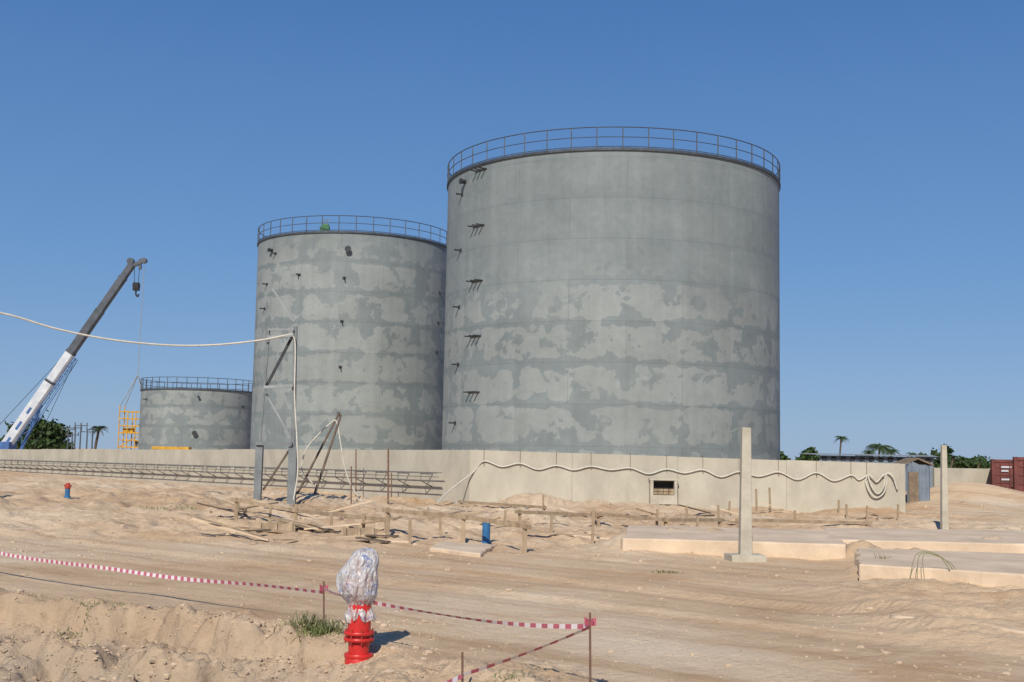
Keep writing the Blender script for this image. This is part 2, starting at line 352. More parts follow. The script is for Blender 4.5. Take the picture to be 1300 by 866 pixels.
# ------------------------------------------------------------------ tanks
def cyl_hit(u,v,cx,cy,R):
    d=ray(u,v); a=d.x**2+d.y**2; ox=CAM.x-cx; oy=CAM.y-cy
    bb=2*(ox*d.x+oy*d.y); c=ox*ox+oy*oy-R*R; D=bb*bb-4*a*c
    if D<0: D=0
    t=(-bb-math.sqrt(D))/(2*a); return CAM+d*t
def tank(cx,cy,R,Ht,mt,label,npost,stubs,forks,nozz):
    e=empty("storage_tank",(cx,cy,0),label,"storage tank","steel storage tanks inside the concrete bund")
    b=B(); b.lathe((cx,cy,0),[(R,-0.3),(R,Ht)],192); b.ob("shell",mt,e,smooth='all')
    b=B(); b.lathe((cx,cy,0),[(R-0.01,Ht-0.02),(R*0.5,Ht+R*0.03),(0.02,Ht+R*0.06)],96); b.ob("roof",mt,e,smooth=True)
    b=B(); b.lathe((cx,cy,0),[(R+0.004,Ht-0.10),(R+0.09,Ht-0.10),(R+0.09,Ht+0.05),(R-0.1,Ht+0.05),(R-0.1,Ht-0.01)],160); b.ob("rim",M_RAIL,e)
    b=B(); rr=R+0.04
    for zz,t in((1.22,0.032),(0.66,0.025),(0.12,0.025)):
        k=160
        pts=[(cx+rr*math.cos(2*math.pi*i/k),cy+rr*math.sin(2*math.pi*i/k),Ht+zz) for i in range(k+1)]
        b.tube(pts,t,5,1)
    for i in range(npost):
        t=2*math.pi*(i+0.3)/npost; x=cx+rr*math.cos(t); y=cy+rr*math.sin(t)
        b.beam((x,y,Ht+0.04),(x,y,Ht+1.22),0.06)
    b.ob("railing",M_RAIL,e)
    def frame(u,v):
        p=cyl_hit(u,v,cx,cy,R); n=Vector((p.x-cx,p.y-cy,0)).normalized(); t=Vector((-n.y,n.x,0)); return p,n,t
    for u,v in stubs:
        p,n,t=frame(u,v); b=B(); b.beam(p-n*0.03,p+n*0.42,0.07,0.09); b.beam(p+n*0.01-t*0.12,p+n*0.01+t*0.12,0.05,0.2); b.ob("bracket",M_STEEL,e)
    for u,v in forks:
        p,n,t=frame(u,v); b=B()
        for k in(-1,0,1): b.beam(p+t*0.42*k-n*0.03,p+t*0.42*k+n*0.5,0.07,0.07)
        b.beam(p-t*0.55+n*0.04,p+t*0.55+n*0.04,0.05,0.05); b.ob("pipe_bracket",M_STEEL,e)
    for u,v,r in nozz:
        p,n,t=frame(u,v); b=B(); b.cyl(p-n*0.03,p+n*0.3,r*0.75,n=16); b.cyl(p+n*0.3,p+n*0.36,r,n=16); b.ob("nozzle",M_STEEL,e,smooth=True)
    return e
p=at(776,300,75)
tank(p.x,75,10.55,18.85,tankmat("tank_plate_large",18.4,2.3,10.2,10.55,1.7),"tallest grey cylindrical steel tank, patchy plates, railed roof",46,
  [(587,247),(585,318),(583,390),(582,463),(578,537)],[(611,216),(608,287),(606,357),(604,427),(602,498)],[(591,231,0.18)])
p=at(449,400,96)
tank(p.x,96,7.85,18.35,tankmat("tank_plate_medium",18.4,2.3,16.4,7.85,5.3),"grey cylindrical steel tank with patchy plates beside the tallest",38,
  [(437,353),(434,408),(432,466),(430,525),(339,361),(350,322),(558,372),(556,410),(554,447),(380,349),(336,392)],[],[(442,317,0.24),(346,318,0.16)])
p=at(251,530,130)
tank(p.x,130,6.08,8.1,tankmat("tank_plate_small",8,2.1,14.0,6.08,9.1),"low squat grey steel tank with dark railing behind the wall",36,
  [(186,507),(308,516)],[],[(247,550,0.26),(252,504,0.13)])
p=at(412,294,89.5); e=empty("roof_winch",(p.x,89.6,18.4),"small green winch standing on a tank roof edge","winch")
b=B(); b.box((p.x,89.6,18.75),(0.7,0.5,0.5)); b.cyl((p.x-0.2,89.6,19.05),(p.x+0.3,89.6,19.05),0.16); b.ob("drum",mat("green_paint",(0.08,0.2,0.10)),e)
b=B(); b.beam((p.x-0.35,89.6,18.4),(p.x-0.1,89.6,19.5),0.05); b.beam((p.x+0.35,89.6,18.4),(p.x+0.1,89.6,19.5),0.05); b.beam((p.x-0.12,89.6,19.48),(p.x+0.4,89.6,19.48),0.05); b.ob("frame",M_GREY,e)
# ------------------------------------------------------------------ bund wall
C0=at(596,571,41.0); CL=at(0,572,85.0); CR=at(1141,589,38.6)
CLL=CL+(CL-C0)*0.25; CLL.z=CL.z
RB=Vector((28.5,95,CR.z))
e=empty("bund_wall",(C0.x,C0.y,0),"long pale concrete bund wall enclosing the tanks","wall")
def wallseg(a,b_,th,name,joint):
    b=B(); a=a.copy(); b_=b_.copy(); d=Vector((b_.x-a.x,b_.y-a.y,0)); L=d.length; d.normalize(); n=Vector((-d.y,d.x,0))
    if n.y<0 and abs(n.y)>0.2: n=-n
    k=max(1,round(L/joint))
    for i in range(k):
        t0=i/k; t1=(i+1)/k; g=0.004/L if i<k-1 else 0
        p0=a.lerp(b_,t0); p1=a.lerp(b_,t1-g)
        off=0.006*random.uniform(-1,1); dz=0.016*random.uniform(-1,1)
        poly=[p0-n*off,p1-n*off,p1+n*th,p0+n*th]
        vs=[Vector((q.x,q.y,-0.6)) for q in poly]+[Vector((poly[0].x,poly[0].y,p0.z+dz)),Vector((poly[1].x,poly[1].y,p1.z+dz)),Vector((poly[2].x,poly[2].y,p1.z+dz)),Vector((poly[3].x,poly[3].y,p0.z+dz))]
        b.add(vs,[(0,1,5,4),(1,2,6,5),(2,3,7,6),(3,0,4,7),(4,5,6,7),(3,2,1,0)])
    return b.ob(name,M_CONC,e,bevel=0.006)
wallseg(CLL,C0,0.3,"wall_panel",4.0)
wallseg(C0+Vector((0.02,0,0)),CR,0.3,"wall_panel",3.3)
wallseg(CR+Vector((0,0.35,0)),RB,-0.3,"wall_panel",4.0)
wdirL=(CL-C0); wdirL.z=0; WL=wdirL.length; wdirL.normalize(); nL=Vector((-wdirL.y,wdirL.x,0)); 
if nL.y>0: nL=-nL
def WLp(u):
    d=ray(u,590); k=d.x/d.y; s=(k*C0.y-C0.x)/(wdirL.x-k*wdirL.y); return C0+wdirL*s,s
def WR(u,z,out=0.0):
    k=ray(u,600); k=k.x/k.y; dR=CR-C0; s=(k*C0.y-C0.x)/(dR.x-k*dR.y); p=C0+dR*s; zt=p.z; p=Vector((p.x,p.y-out,z)); return p,zt
p,_=WR(841,0.9)
e2=empty("valve_box",(p.x,p.y-0.3,0.2),"small concrete block box with dark opening against the wall","box")
b=B(); b.box((p.x,p.y-0.22,1.02),(0.95,0.4,0.07)); b.box((p.x,p.y-0.22,0.35),(0.9,0.4,0.3))
for sx in(-0.4,0.4): b.box((p.x+sx,p.y-0.22,0.74),(0.1,0.38,0.48))
b.ob("frame",M_CONCP,e2)
b=B()
for i in range(4):
    for j in range(2): b.box((p.x-0.27+0.18*i,p.y-0.2,0.56+j*0.1),(0.165,0.1,0.085))
b.ob("brick_infill",M_WOOD,e2)
b=B(); b.box((p.x,p.y-0.08,0.72),(0.68,0.06,0.42)); b.ob("opening",M_DARK,e2)
pts=[]
lay=G(553,644)
pts.append(lay+Vector((0,0,0.05)));
q,zt=WR(575,1.0,0.3); pts.append(Vector((q.x,q.y-0.6,0.55)))
q,zt=WR(600,1.0,0.06); pts.append(q+Vector((0,0,0.1)))
us=[614,660,706,750,800,846,892,938,988,1036,1080,1100]
for i,u in enumerate(us):
    q,zt=WR(u,0,0.05); q.z=zt-0.40+0.04*random.uniform(-1,1); pts.append(q)
    if i<len(us)-1:
        q,zt=WR((u+us[i+1])/2,0,0.05); q.z=zt-0.42-random.uniform(0.08,0.22); pts.append(q)
for k,(u,v) in enumerate([(1098,612),(1103,626),(1112,632),(1121,624),(1125,606),(1120,603),(1112,612),(1106,606),(1101,603),(1105,618),(1113,627),(1120,618),(1124,602),(1131,604),(1138,622)]):
    q,zt=WR(u,0,0.08); z=at(u,v,q.y).z; pts.append(Vector((q.x,q.y-(0.05 if k%2 else 0.0),z)))
b=B(); b.tube(pts,0.027,7,6); b.ob("hose",M_HOSE,None,origin=lay,label="cream hose draped in loops along the concrete wall",cat="hose",smooth='all')
for i,u in enumerate(us):
    q,zt=WR(u,0,0.0); b=B(); b.beam((q.x,q.y-0.03,zt+0.02),(q.x,q.y-0.03,zt-0.42),0.012); b.beam((q.x,q.y-0.03,zt+0.035),(q.x,q.y+0.2,zt+0.035),0.02); b.beam((q.x,q.y-0.11,zt-0.46),(q.x,q.y-0.03,zt-0.44),0.02)
    b.ob("wire_hook",M_RUST,None,origin=(q.x,q.y-0.03,zt),label="thin wire hook over the wall top holding the hose",cat="hook",group="hooks holding the hose")
p0,s0=WLp(570); 
e3=empty("pipe_rack",(p0.x,p0.y,0),"long steel pipe rack on slanted brackets along the wall","pipe rack")
def trk(s,out,z): 
    q=C0+wdirL*s+nL*out; q.z=z; return q
S1=WLp(2)[1]
def tz(s): 
    t=(s-s0)/(S1-s0); return 1.05-0.28*t
b=B()
for out,dz in((0.5,0.0),(0.30,0.02),(0.42,-0.13),(0.5,-0.26)):
    b.beam(trk(s0,out,tz(s0)+dz),trk(S1,out,tz(S1)+dz),0.028,0.028)
b.ob("rail",M_RACK,e3)
nb=36
for i in range(nb):
    s=s0+1+(S1-s0-2)*(i/(nb-1))
    b=B(); z=tz(s); b.beam(trk(s,0,z-0.04),trk(s,0.52,z-0.03),0.035); b.beam(trk(s,0.50,z+0.03),trk(s,0.50,z-0.28),0.03); b.beam(trk(s,0.0,z-0.50),trk(s,0.50,z-0.27),0.035); b.ob("bracket",M_RACK,e3)
# ------------------------------------------------------------------ steel trestle
bl=G(328,636); brr=G(370,641)
yt=brr.y
e4=empty("steel_trestle",((bl.x+brr.x)/2,yt,min(bl.z,brr.z)),"tall grey braced steel trestle carrying a hose","trestle")
def T(u,v,Y=yt): return at(u,v,Y)
gz=min(bl.z,brr.z)-0.1
b=B(); b.beam((brr.x,yt,gz),T(372,567),0.25,0.20); b.ob("column",M_GREY,e4)
b=B(); x=T(328,600).x; b.beam((x,yt,gz),T(330,562),0.22,0.20); b.ob("column",M_GREY,e4)
b=B(); b.beam(T(372,567),T(375,414),0.12); b.ob("mast",M_GREY,e4)
b=B(); b.beam(T(330,562),T(342,415),0.06); b.ob("mast",M_GREY,e4)
for (a,c,t,mt) in [((326,563),(372,564),0.10,M_GREY),((336,492),(373,490),0.09,M_PALE),((341,429),(374,426),0.09,M_PALE),((341,419),(374,419),0.06,M_PALE)]:
    b=B(); b.beam(T(*a)-Vector((0,0.13,0)),T(*c)-Vector((0,0.13,0)),t); b.ob("crossbeam",mt,e4)
for (a,c,t,mt) in [((337,490),(371,425),0.08,M_STEEL),((337,500),(371,560),0.06,M_PALE),((345,366),(373,408),0.06,M_PALE),((333,622),(366,572),0.06,M_DWOOD)]:
    b=B(); b.beam(T(a[0],a[1])+Vector((0,0.14,0)),T(c[0],c[1])+Vector((0,0.14,0)),t); b.ob("brace",mt,e4)
for x in (bl.x,brr.x):
    b=B(); b.box((x,yt,gz+0.12),(0.55,0.55,0.06)); b.ob("base_plate",M_GREY,e4)
pp=at(-110,380,34); 
pts=[Vector((pp.x,pp.y,pp.z)),at(0,397,35),at(70,417,35.7),at(140,431,36.3),at(210,438,36.9),at(270,438,37.3),at(330,432,yt-.15),at(371,424,yt-0.15)]
b=B(); b.tube(pts,0.031,7,6); b.tube([at(371,424,yt-0.15),at(375,440,yt-0.15),at(374,500,yt-0.18),at(377,560,yt-.2),at(378,600,yt-.2),Vector((at(375,625,yt).x,yt-.3,0.2))],0.026,7,6)
b.ob("overhead_hose",M_HOSE,None,origin=pts[-1],label="cream hose sagging through the air to the trestle top",cat="hose",smooth='all')
b=B(); zb=H(pp.x,pp.y); b.cyl((pp.x,pp.y,zb-0.3),(pp.x,pp.y,pp.z+0.3),0.11,0.08,10); b.ob("timber_pole",M_WOOD,None,origin=(pp.x,pp.y,zb),label="plain timber pole supporting the overhead hose",cat="pole",smooth=True)
Yl=39.5
for a,c in [((374,622),(431,524)),((398,600),(433,527))]:
    b=B(); A=at(a[0],a[1],Yl-0.5); A.z=min(A.z,0.15); Cc=at(c[0],c[1],Yl+0.4); b.cyl(A,Cc,0.045,0.035,8); b.ob("leaning_pole",M_DWOOD,None,origin=A,label="dark timber pole leaning near the trestle",cat="pole",group="dark leaning poles",smooth=True)
b=B(); pts=[(404,618),(384,600),(388,572),(404,552),(419,538),(427,535),(432,560),(437,590),(445,615),(462,640)]
P=[at(u,v,Yl+0.3) for u,v in pts]; b.tube(P,0.025,6,6); b.ob("hanging_hose",M_HOSE,None,origin=P[-1],label="thin cream hose hanging over leaning poles",cat="hose",smooth='all')
for u,v0,v1 in[(452,570,612),(493,570,640),(497,600,636),(446,592,640)]:
    A=G(u,max(v1,632)); b=B(); Cc=at(u,v0,A.y); b.beam((A.x,A.y,A.z-0.2),Cc,0.055 if u==493 else 0.04); b.ob("steel_stake",M_RUST,None,origin=A,label="thin rusty vertical steel stake",cat="stake",group="rusty stakes")
# ------------------------------------------------------------------ concrete posts
def cpost(u0,vb,ut,vt,wd,lab,foot):
    A=G(u0,vb); T_=at(ut,vt,A.y); e=empty("concrete_post",A,lab,"post","precast concrete posts")
    b=B(); h=T_.z-A.z; lean=(T_.x-A.x)
    w0=wd*1.1/2; w1=wd*0.8/2
    vs=[]
    for z,w in((-0.1,w0),(h,w1)):
        ox=lean*max(z,0)/h
        vs+= [A+Vector((ox-w,-w,z)),A+Vector((ox+w,-w,z)),A+Vector((ox+w,w,z)),A+Vector((ox-w,w,z))]
    b.add(vs,[(0,1,5,4),(1,2,6,5),(2,3,7,6),(3,0,4,7),(4,5,6,7),(3,2,1,0)])
    b.ob("shaft",M_CONCP,e,bevel=0.012)
    if foot:
        b=B(); b.box(A+Vector((0.0,0,0.02)),(0.60,0.5,0.18),Matrix.Rotation(0.1,3,'Z')); b.ob("foot",M_CONCP,e,bevel=0.01)
cpost(946,712,947,543,0.19,"tall tapered precast concrete post on a square foot",True)
cpost(1199,672,1198,565,0.16,"slender precast concrete post standing in sand",False)
# ------------------------------------------------------------------ slabs
def slab(pix,h,lab):
    P=[G(*q) for q in pix]; 
    for q in P: q.z=max(-0.04,min(q.z,0.05))
    zc=sum(q.z for q in P)/4+h; b=B()
    poly=[]
    for i in range(4):
        a=P[i]; c=P[(i+1)%4]; L=(c-a).length; n=max(2,int(L/0.16))
        for k in range(n):
            q=a.lerp(c,k/n); j=0.07*noise.noise(Vector((q.x*1.7,q.y*1.7,3)))+0.05*noise.noise(Vector((q.x*6,q.y*6,3))); cc=(a-c).cross(Vector((0,0,1))).normalized(); q=q+cc*j*(0 if k==0 else 1); poly.append((q.x,q.y))
    b.prism(poly,min(q.z for q in P)-0.4,zc)
    c=sum(P,Vector())/4; b.ob("concrete_slab",M_SLAB,None,origin=(c.x,c.y,zc),label=lab,cat="concrete slab",group="cast foundation slabs",bevel=0.025)
slab([(790,699),(1074,708),(1060,688),(798,680)],0.25,"low rectangular concrete foundation slab beside a tall post")
slab([(1052,700),(1420,712),(1380,688),(1046,681)],0.25,"low pale foundation slab edged with sand")
slab([(1090,738),(1480,764),(1430,724),(1088,713)],0.24,"broad pale foundation slab in the sand with weeds")
slab([(545,700),(610,708),(630,694),(560,688)],0.05,"small broken concrete slab lying in sand")
# ------------------------------------------------------------------ timber stakes and boards
def stake(u,vb,vt,w=0.07,m=M_WOOD):
    A=G(u,vb); T_=at(u+random.uniform(-2,2),vt,A.y); b=B(); b.beam((A.x,A.y,A.z-0.15),T_,w,w*0.6,up=(0,1,0)); 
    b.ob("timber_stake",m,None,origin=A,label="short timber peg driven into the sand",cat="stake",group="timber setting-out stakes")
for u,vb,vt in[(752,689,647),(833,672,646),(873,664,642),(913,666,641),(961,650,621),(978,652,619),(1065,650,635),(700,676,652),(1010,668,648),(560,676,650),(1075,660,640),(690,648,628),(1140,662,640),(640,668,648),(885,676,655),(376,668,640),(302,652,634),(520,690,660),(545,668,644),(925,655,636),(1100,655,642),(342,664,642),(420,672,650),(462,676,652)]:
    stake(u,vb,vt,0.06)
def batter(pixs,lab,vh):
    A=[G(u,vb) for u,vb in pixs]; Tz=[at(u,vb-vh,a.y) for (u,vb),a in zip(pixs,A)]
    e=empty("batter_board",A[0],lab,"batter board","timber batter boards")
    for a,t in zip(A,Tz):
        b=B(); b.beam((a.x,a.y,a.z-0.2),t+Vector((0,0,0.06)),0.08,0.045,up=(0,1,0)); b.ob("stake",M_WOOD,e)
    for a,c in zip(Tz[:-1],Tz[1:]):
        b=B(); dd=(c-a).normalized()*0.15; b.beam(a-dd-Vector((0,0.05,0)),c+dd-Vector((0,0.05,0)),0.025,0.08); b.ob("board",M_WOOD,e)
batter([(492,682),(588,690),(666,702)],"weathered timber board nailed across three pegs",34)
batter([(300,655),(375,668),(490,680)],"timber setting-out board across three pegs",20)
batter([(755,664),(845,672),(914,672)],"low timber setting-out board on pegs",12)
batter([(585,645),(690,652)],"low timber board near the wall",8)
batter([(940,668),(1100,672)],"low timber board beside foundation slabs",8)
batter([(660,664),(760,668)],"low timber board on two pegs in churned sand",14)
for i in range(88):
    if i<50: u=random.uniform(296,500); v=random.uniform(646,690)
    elif i<70: u=random.uniform(480,760); v=random.uniform(642,695)
    else: u=random.uniform(760,1150); v=random.uniform(646,666)
    A=G(u,v); a=random.uniform(-0.7,0.7)+(math.pi if random.random()<.5 else 0); L=random.uniform(0.3,1.6); tilt=random.uniform(-0.05,0.3)
    d=Vector((math.cos(a)*math.cos(tilt),math.sin(a)*math.cos(tilt),math.sin(tilt))); b=B(); s=A+Vector((0,0,0.03)); b.beam(s,s+d*L,random.choice((0.05,0.08,0.13)),0.03)
    b.ob("timber_plank",random.choice((M_WOOD,M_WOOD,M_DWOOD,M_SLAB)),None,origin=A,label="loose weathered formwork plank lying on churned sand",cat="plank",group="loose formwork planks")
for u,v,a,wd,hh in((350,674,0.2,0.8,0.2),(455,684,0.3,0.7,0.22)):
    A=G(u,v); b=B(); R3=Matrix.Rotation(a,3,'Z')@Matrix.Rotation(-0.5,3,'X')
    b.box(A+Vector((0,0,hh/2)),(wd,0.03,hh),R3)
    for k in(-0.4,0,0.4): b.box(A+R3@Vector((k*wd,-0.035,0))+Vector((0,0,hh/2)),(0.05,0.04,hh*1.15),R3)
    b.ob("formwork_panel",M_WOOD,None,origin=A,label="battered timber formwork panel leaning in a shallow trench",cat="formwork",group="timber formwork panels")
for i in range(30):
    u=random.choice((random.uniform(300,560),random.uniform(560,1140),random.uniform(700,1140))); v=random.uniform(640,690) if u<800 else random.uniform(642,664)
    A=G(u,v); b=B(); s=random.uniform(0.10,0.24); b.box(A+Vector((0,0,s*0.1)),(s,s*random.uniform(0.6,1),s*random.uniform(0.4,0.7)),Euler((random.uniform(-.4,.4),random.uniform(-.4,.4),random.uniform(0,3))).to_matrix())
    for k in range(len(b.v)): b.v[k]+=Vector((random.uniform(-1,1),random.uniform(-1,1),random.uniform(-1,1)))*s*0.18
    b.ob("concrete_lump",M_STONE,None,origin=A,label="broken lump of pale concrete on the sand",cat="rubble",group="broken concrete lumps",bevel=0.015)
A=G(1130,784); C_=G(1310,806); b=B(); b.tube([A+Vector((0,0,0.0)),(A+C_)/2+Vector((0,0.05,0.02)),C_+Vector((0,0,0.0))],0.025,8,4); b.ob("buried_pipe",M_SLAB,None,origin=A,label="dusty half-buried pipe lying on sand",cat="pipe",smooth='all')
# ------------------------------------------------------------------ small hydrants / marker
def smallh(u,vb,vt,m1,m2,lab,arms=True):
    A=G(u,vb); h=at(u,vt,A.y).z-A.z; e=empty("hydrant_riser",A,lab,"hydrant","short hydrant risers"); r=0.075
    b=B(); b.lathe(A,[(0.001,-0.05),(r*1.3,-0.05),(r*1.3,0.03),(r,0.035),(r,h*0.6)],20); b.ob("body",m1,e,smooth=True)
    b=B()
    if arms:
        b.lathe(A,[(r,h*0.6),(r*1.25,h*0.61),(r*1.25,h*0.68),(r*1.0,h*0.69),(r*1.0,h*0.9),(r*0.6,h),(0.001,h)],20); b.cyl(A+Vector((-r*1.5,0,h*0.8)),A+Vector((r*1.5,0,h*0.8)),r*0.4,n=12)
    else: b.lathe(A,[(r,h*0.6),(r,h*0.88),(r*1.2,h*0.885),(r*1.2,h*0.98),(r*0.9,h),(0.001,h)],20)
    b.ob("cap",m2,e,smooth=True)
smallh(85,638,613,M_BLUE,M_DRED,"small hydrant riser with blue base and red cap")
smallh(617,689,659,M_BLUE,M_BLUE,"plain upright blue capped riser pipe in sand",False)
# ------------------------------------------------------------------ main hydrant
A=G(455,838); A.z-=0.02
px=A.y/FPX
def hz(v): return at(455,v,A.y).z-A.z
e5=empty("fire_hydrant",A,"red fire hydrant with its head wrapped in clear crumpled plastic","fire hydrant")
def R_(w): return w/2*px
b=B(); b.lathe(A,[(0.001,-0.1),(R_(34),-0.1),(R_(34),hz(834)),(R_(32),hz(832)),(R_(26),hz(830)),(R_(26),hz(816)),(R_(28),hz(815)),(R_(29),hz(770)),(R_(27),hz(760)),(0.001,hz(760))],40); b.ob("barrel",M_RED,e5,smooth=True)
for v0,v1,w in((834,829,36),(813,809,38),(805,801,38)):
    b=B(); b.lathe(A,[(R_(26),hz(v0)),(R_(w)-0.004,hz(v0)),(R_(w),hz(v0)+0.005),(R_(w),hz(v1)-0.005),(R_(w)-0.004,hz(v1)),(R_(26),hz(v1))],40)
    b.ob("flange",M_RED,e5,smooth=True)
for k in range(8):
    t=2*math.pi*(k+0.4)/8; c=A+Vector((math.cos(t)*R_(34),math.sin(t)*R_(34),0)); b=B(); b.cyl(c+Vector((0,0,hz(816))),c+Vector((0,0,hz(798))),0.007,n=6); b.ob("bolt",M_DRED,e5)
b=B(); b.cyl(A+Vector((0,0,hz(762))),A+Vector((0,0,hz(712))),R_(24),R_(17),16); b.cyl(A+Vector((-R_(40),-0.01,hz(742))),A+Vector((R_(28),-0.01,hz(742))),R_(20),n=16); b.ob("head",M_DRED,e5,smooth=True)
def plastic():
    m=bpy.data.materials.new("clear_plastic"); m.use_nodes=True; nt=m.node_tree; N=nt.nodes; L=nt.links; b=N["Principled BSDF"]
    b.inputs["Roughness"].default_value=0.3; b.inputs["Specular IOR Level"].default_value=0.6
    tc=N.new("ShaderNodeTexCoord")
    n=N.new("ShaderNodeTexNoise"); n.inputs["Scale"].default_value=9; n.inputs["Detail"].default_value=3; n.inputs["Distortion"].default_value=0.8; L.new(tc.outputs["Object"],n.inputs["Vector"])
    cr=N.new("ShaderNodeValToRGB"); e=cr.color_ramp.elements; e[0].position=0.32; e[0].color=(0.50,0.43,0.40,1); e[1].position=0.55; e[1].color=(0.74,0.72,0.70,1)
    x=e.new(0.43); x.color=(0.63,0.58,0.55,1); x=e.new(0.60); x.color=(0.64,0.66,0.72,1); x=e.new(0.625); x.color=(0.16,0.22,0.46,1); x=e.new(0.67); x.color=(0.68,0.68,0.70,1)
    L.new(n.outputs["Fac"],cr.inputs[0]); L.new(cr.outputs[0],b.inputs["Base Color"])
    tr=N.new("ShaderNodeBsdfTransparent"); mx=N.new("ShaderNodeMixShader"); tl=N.new("ShaderNodeBsdfTranslucent"); tl.inputs[0].default_value=(0.8,0.78,0.76,1); m2=N.new("ShaderNodeMixShader"); m2.inputs[0].default_value=0.25
    L.new(b.outputs[0],m2.inputs[1]); L.new(tl.outputs[0],m2.inputs[2])
    mp=N.new("ShaderNodeMapping"); mp.inputs["Scale"].default_value=(1,1,0.6); L.new(tc.outputs["Object"],mp.inputs[0])
    n3=N.new("ShaderNodeTexNoise"); n3.inputs["Scale"].default_value=17; n3.inputs["Detail"].default_value=4; n3.inputs["Distortion"].default_value=1.0; L.new(mp.outputs[0],n3.inputs["Vector"])
    mr=N.new("ShaderNodeMapRange"); L.new(n3.outputs["Fac"],mr.inputs[0]); mr.inputs[1].default_value=0.34; mr.inputs[2].default_value=0.56; mr.inputs[3].default_value=0.50; mr.inputs[4].default_value=0.94
    L.new(mr.outputs[0],mx.inputs[0])
    L.new(tr.outputs[0],mx.inputs[1]); L.new(m2.outputs[0],mx.inputs[2]); L.new(mx.outputs[0],N["Material Output"].inputs[0])
    v=N.new("ShaderNodeTexWave"); v.inputs["Scale"].default_value=4; v.inputs["Distortion"].default_value=12; v.inputs["Detail"].default_value=3; v.inputs["Detail Scale"].default_value=2.0; L.new(tc.outputs["Object"],v.inputs["Vector"])
    bp=N.new("ShaderNodeBump"); bp.inputs["Distance"].default_value=0.015; bp.inputs["Strength"].default_value=0.6; L.new(v.outputs["Fac"],bp.inputs["Height"]); L.new(bp.outputs[0],b.inputs["Normal"])
    return m
b=B(); nseg=110; prof=[(33,786),(35,781),(31,775),(28,769),(31,765),(40,760),(48,753),(52,742),(50,730),(44,721),(40,713),(34,706),(27,700),(17,697),(0.5,696)]
vs=[]; PR=[]
for k in range(len(prof)-1):
    for q in range(4):
        t=q/4; PR.append((prof[k][0]*(1-t)+prof[k+1][0]*t,prof[k][1]*(1-t)+prof[k+1][1]*t))
PR.append(prof[-1])
for wd,v in PR:
    r=R_(wd); z=hz(v); cx=-R_(9)*sm(762,745,v)*sm(705,735,v)+R_(7)*sm(726,705,v)
    fl=sm(770,786,v)
    for i in range(nseg):
        t=2*math.pi*i/nseg; q=Vector((math.cos(t),math.sin(t),0))
        a1=noise.noise(Vector((q.x*1.4,q.y*1.4,z*7+2))); a2=1-2*abs(noise.noise(Vector((q.x*3.2+z*3,q.y*3.2,z*5+5)))); a3=1-2*abs(noise.noise(Vector((q.x*8,q.y*8-z*6,z*9))))
        k=0.10*a1+0.08*a2+0.04*a3+fl*0.16*math.sin(t*9+2*a1)
        vs.append(A+Vector((cx+q.x*r*(0.95+k),q.y*r*(0.88+k),z+0.012*a1-fl*0.02*math.sin(t*5))))
n_=nseg; b.add(vs,[(k*n_+i,k*n_+(i+1)%n_,(k+1)*n_+(i+1)%n_,(k+1)*n_+i) for k in range(len(PR)-1) for i in range(n_)])
b.ob("plastic_wrap",plastic(),e5,label="clear crumpled plastic wrap with bluish print")
# ------------------------------------------------------------------ tape barrier
def tstake(u,vb,vt,lab,knot=True):
    A=G(u,vb); T_=at(u-1,vt,A.y); e=empty("barrier_stake",A,lab,"stake","tape barrier stakes")
    b=B(); b.cyl(A-Vector((0,0,0.2)),T_,0.009,0.008,8); b.ob("rod",M_RUST,e,smooth=True)
    if knot:
        b=B()
        for k in range(5):
            t=k*1.3; c=T_-Vector((0,0,0.05)); b.add([c,c+Vector((math.cos(t)*0.045,math.sin(t)*0.045,0.02)),c+Vector((math.cos(t)*0.045,math.sin(t)*0.045,-0.04)),c-Vector((0,0,0.04))],[(0,1,2,3)])
        b.ob("tape_knot",M_TAPER,e)
    return A,T_
S1a,S1t=tstake(412,792,738,"thin rusty rod with knotted red and white tape")
S2a,S2t=tstake(750,888,778,"thin rusty rod at the corner of the tape barrier")
S3a,S3t=tstake(588,884,828,"short rusty rod holding down the tape",False)
def tape(a,b_,sag,lab,wd=0.036):
    a=Vector(a);b_=Vector(b_); L=(b_-a).length; n=max(3,int(L/0.06)); bb=B(); vs=[]
    for i in range(n*2+1):
        t=i/(n*2); c=a.lerp(b_,t)-Vector((0,0,sag*4*t*(1-t)))
        tw=0.9*noise.noise(Vector((t*L*0.5,a.x,3)))*2; s=Vector((0,0,1))*math.cos(tw)+Vector((0,-1,0))*math.sin(tw)
        c=c+Vector((0,0.01*math.sin(t*L*3),0.008*math.sin(t*L*2.1)))
        vs+= [c+s*wd/2,c-s*wd/2]
    for i in range(n*2):
        bb.mi=(i//2)%2; o=[vs[2*i],vs[2*i+1],vs[2*i+3],vs[2*i+2]]; bb.add(o,[(0,1,2,3)])
    bb.ob("barrier_tape",[M_TAPER,M_TAPEW],None,origin=(a+b_)/2,label=lab,cat="tape",group="red and white barrier tape")
hyp=A.copy()
p0=at(-60,692,16.5)
tape(p0,S1t-Vector((0,0,0.10)),0.05,"red and white striped tape stretched across open sand",0.042)
tape(S1t-Vector((0,0,0.06)),at(436,757,hyp.y-0.05),0.02,"short red and white tape tied from rod to hydrant")
tape(at(474,765,hyp.y),S2t-Vector((0,0,0.09)),0.05,"red and white striped tape from hydrant to corner rod")
tape(S2t-Vector((0,0,0.10)),at(588,858,S3a.y),0.02,"slack red and white tape running down to a low rod")
tape(at(588,858,S3a.y),at(560,872,S3a.y-0.2),0.0,"end of red and white tape near the ground")
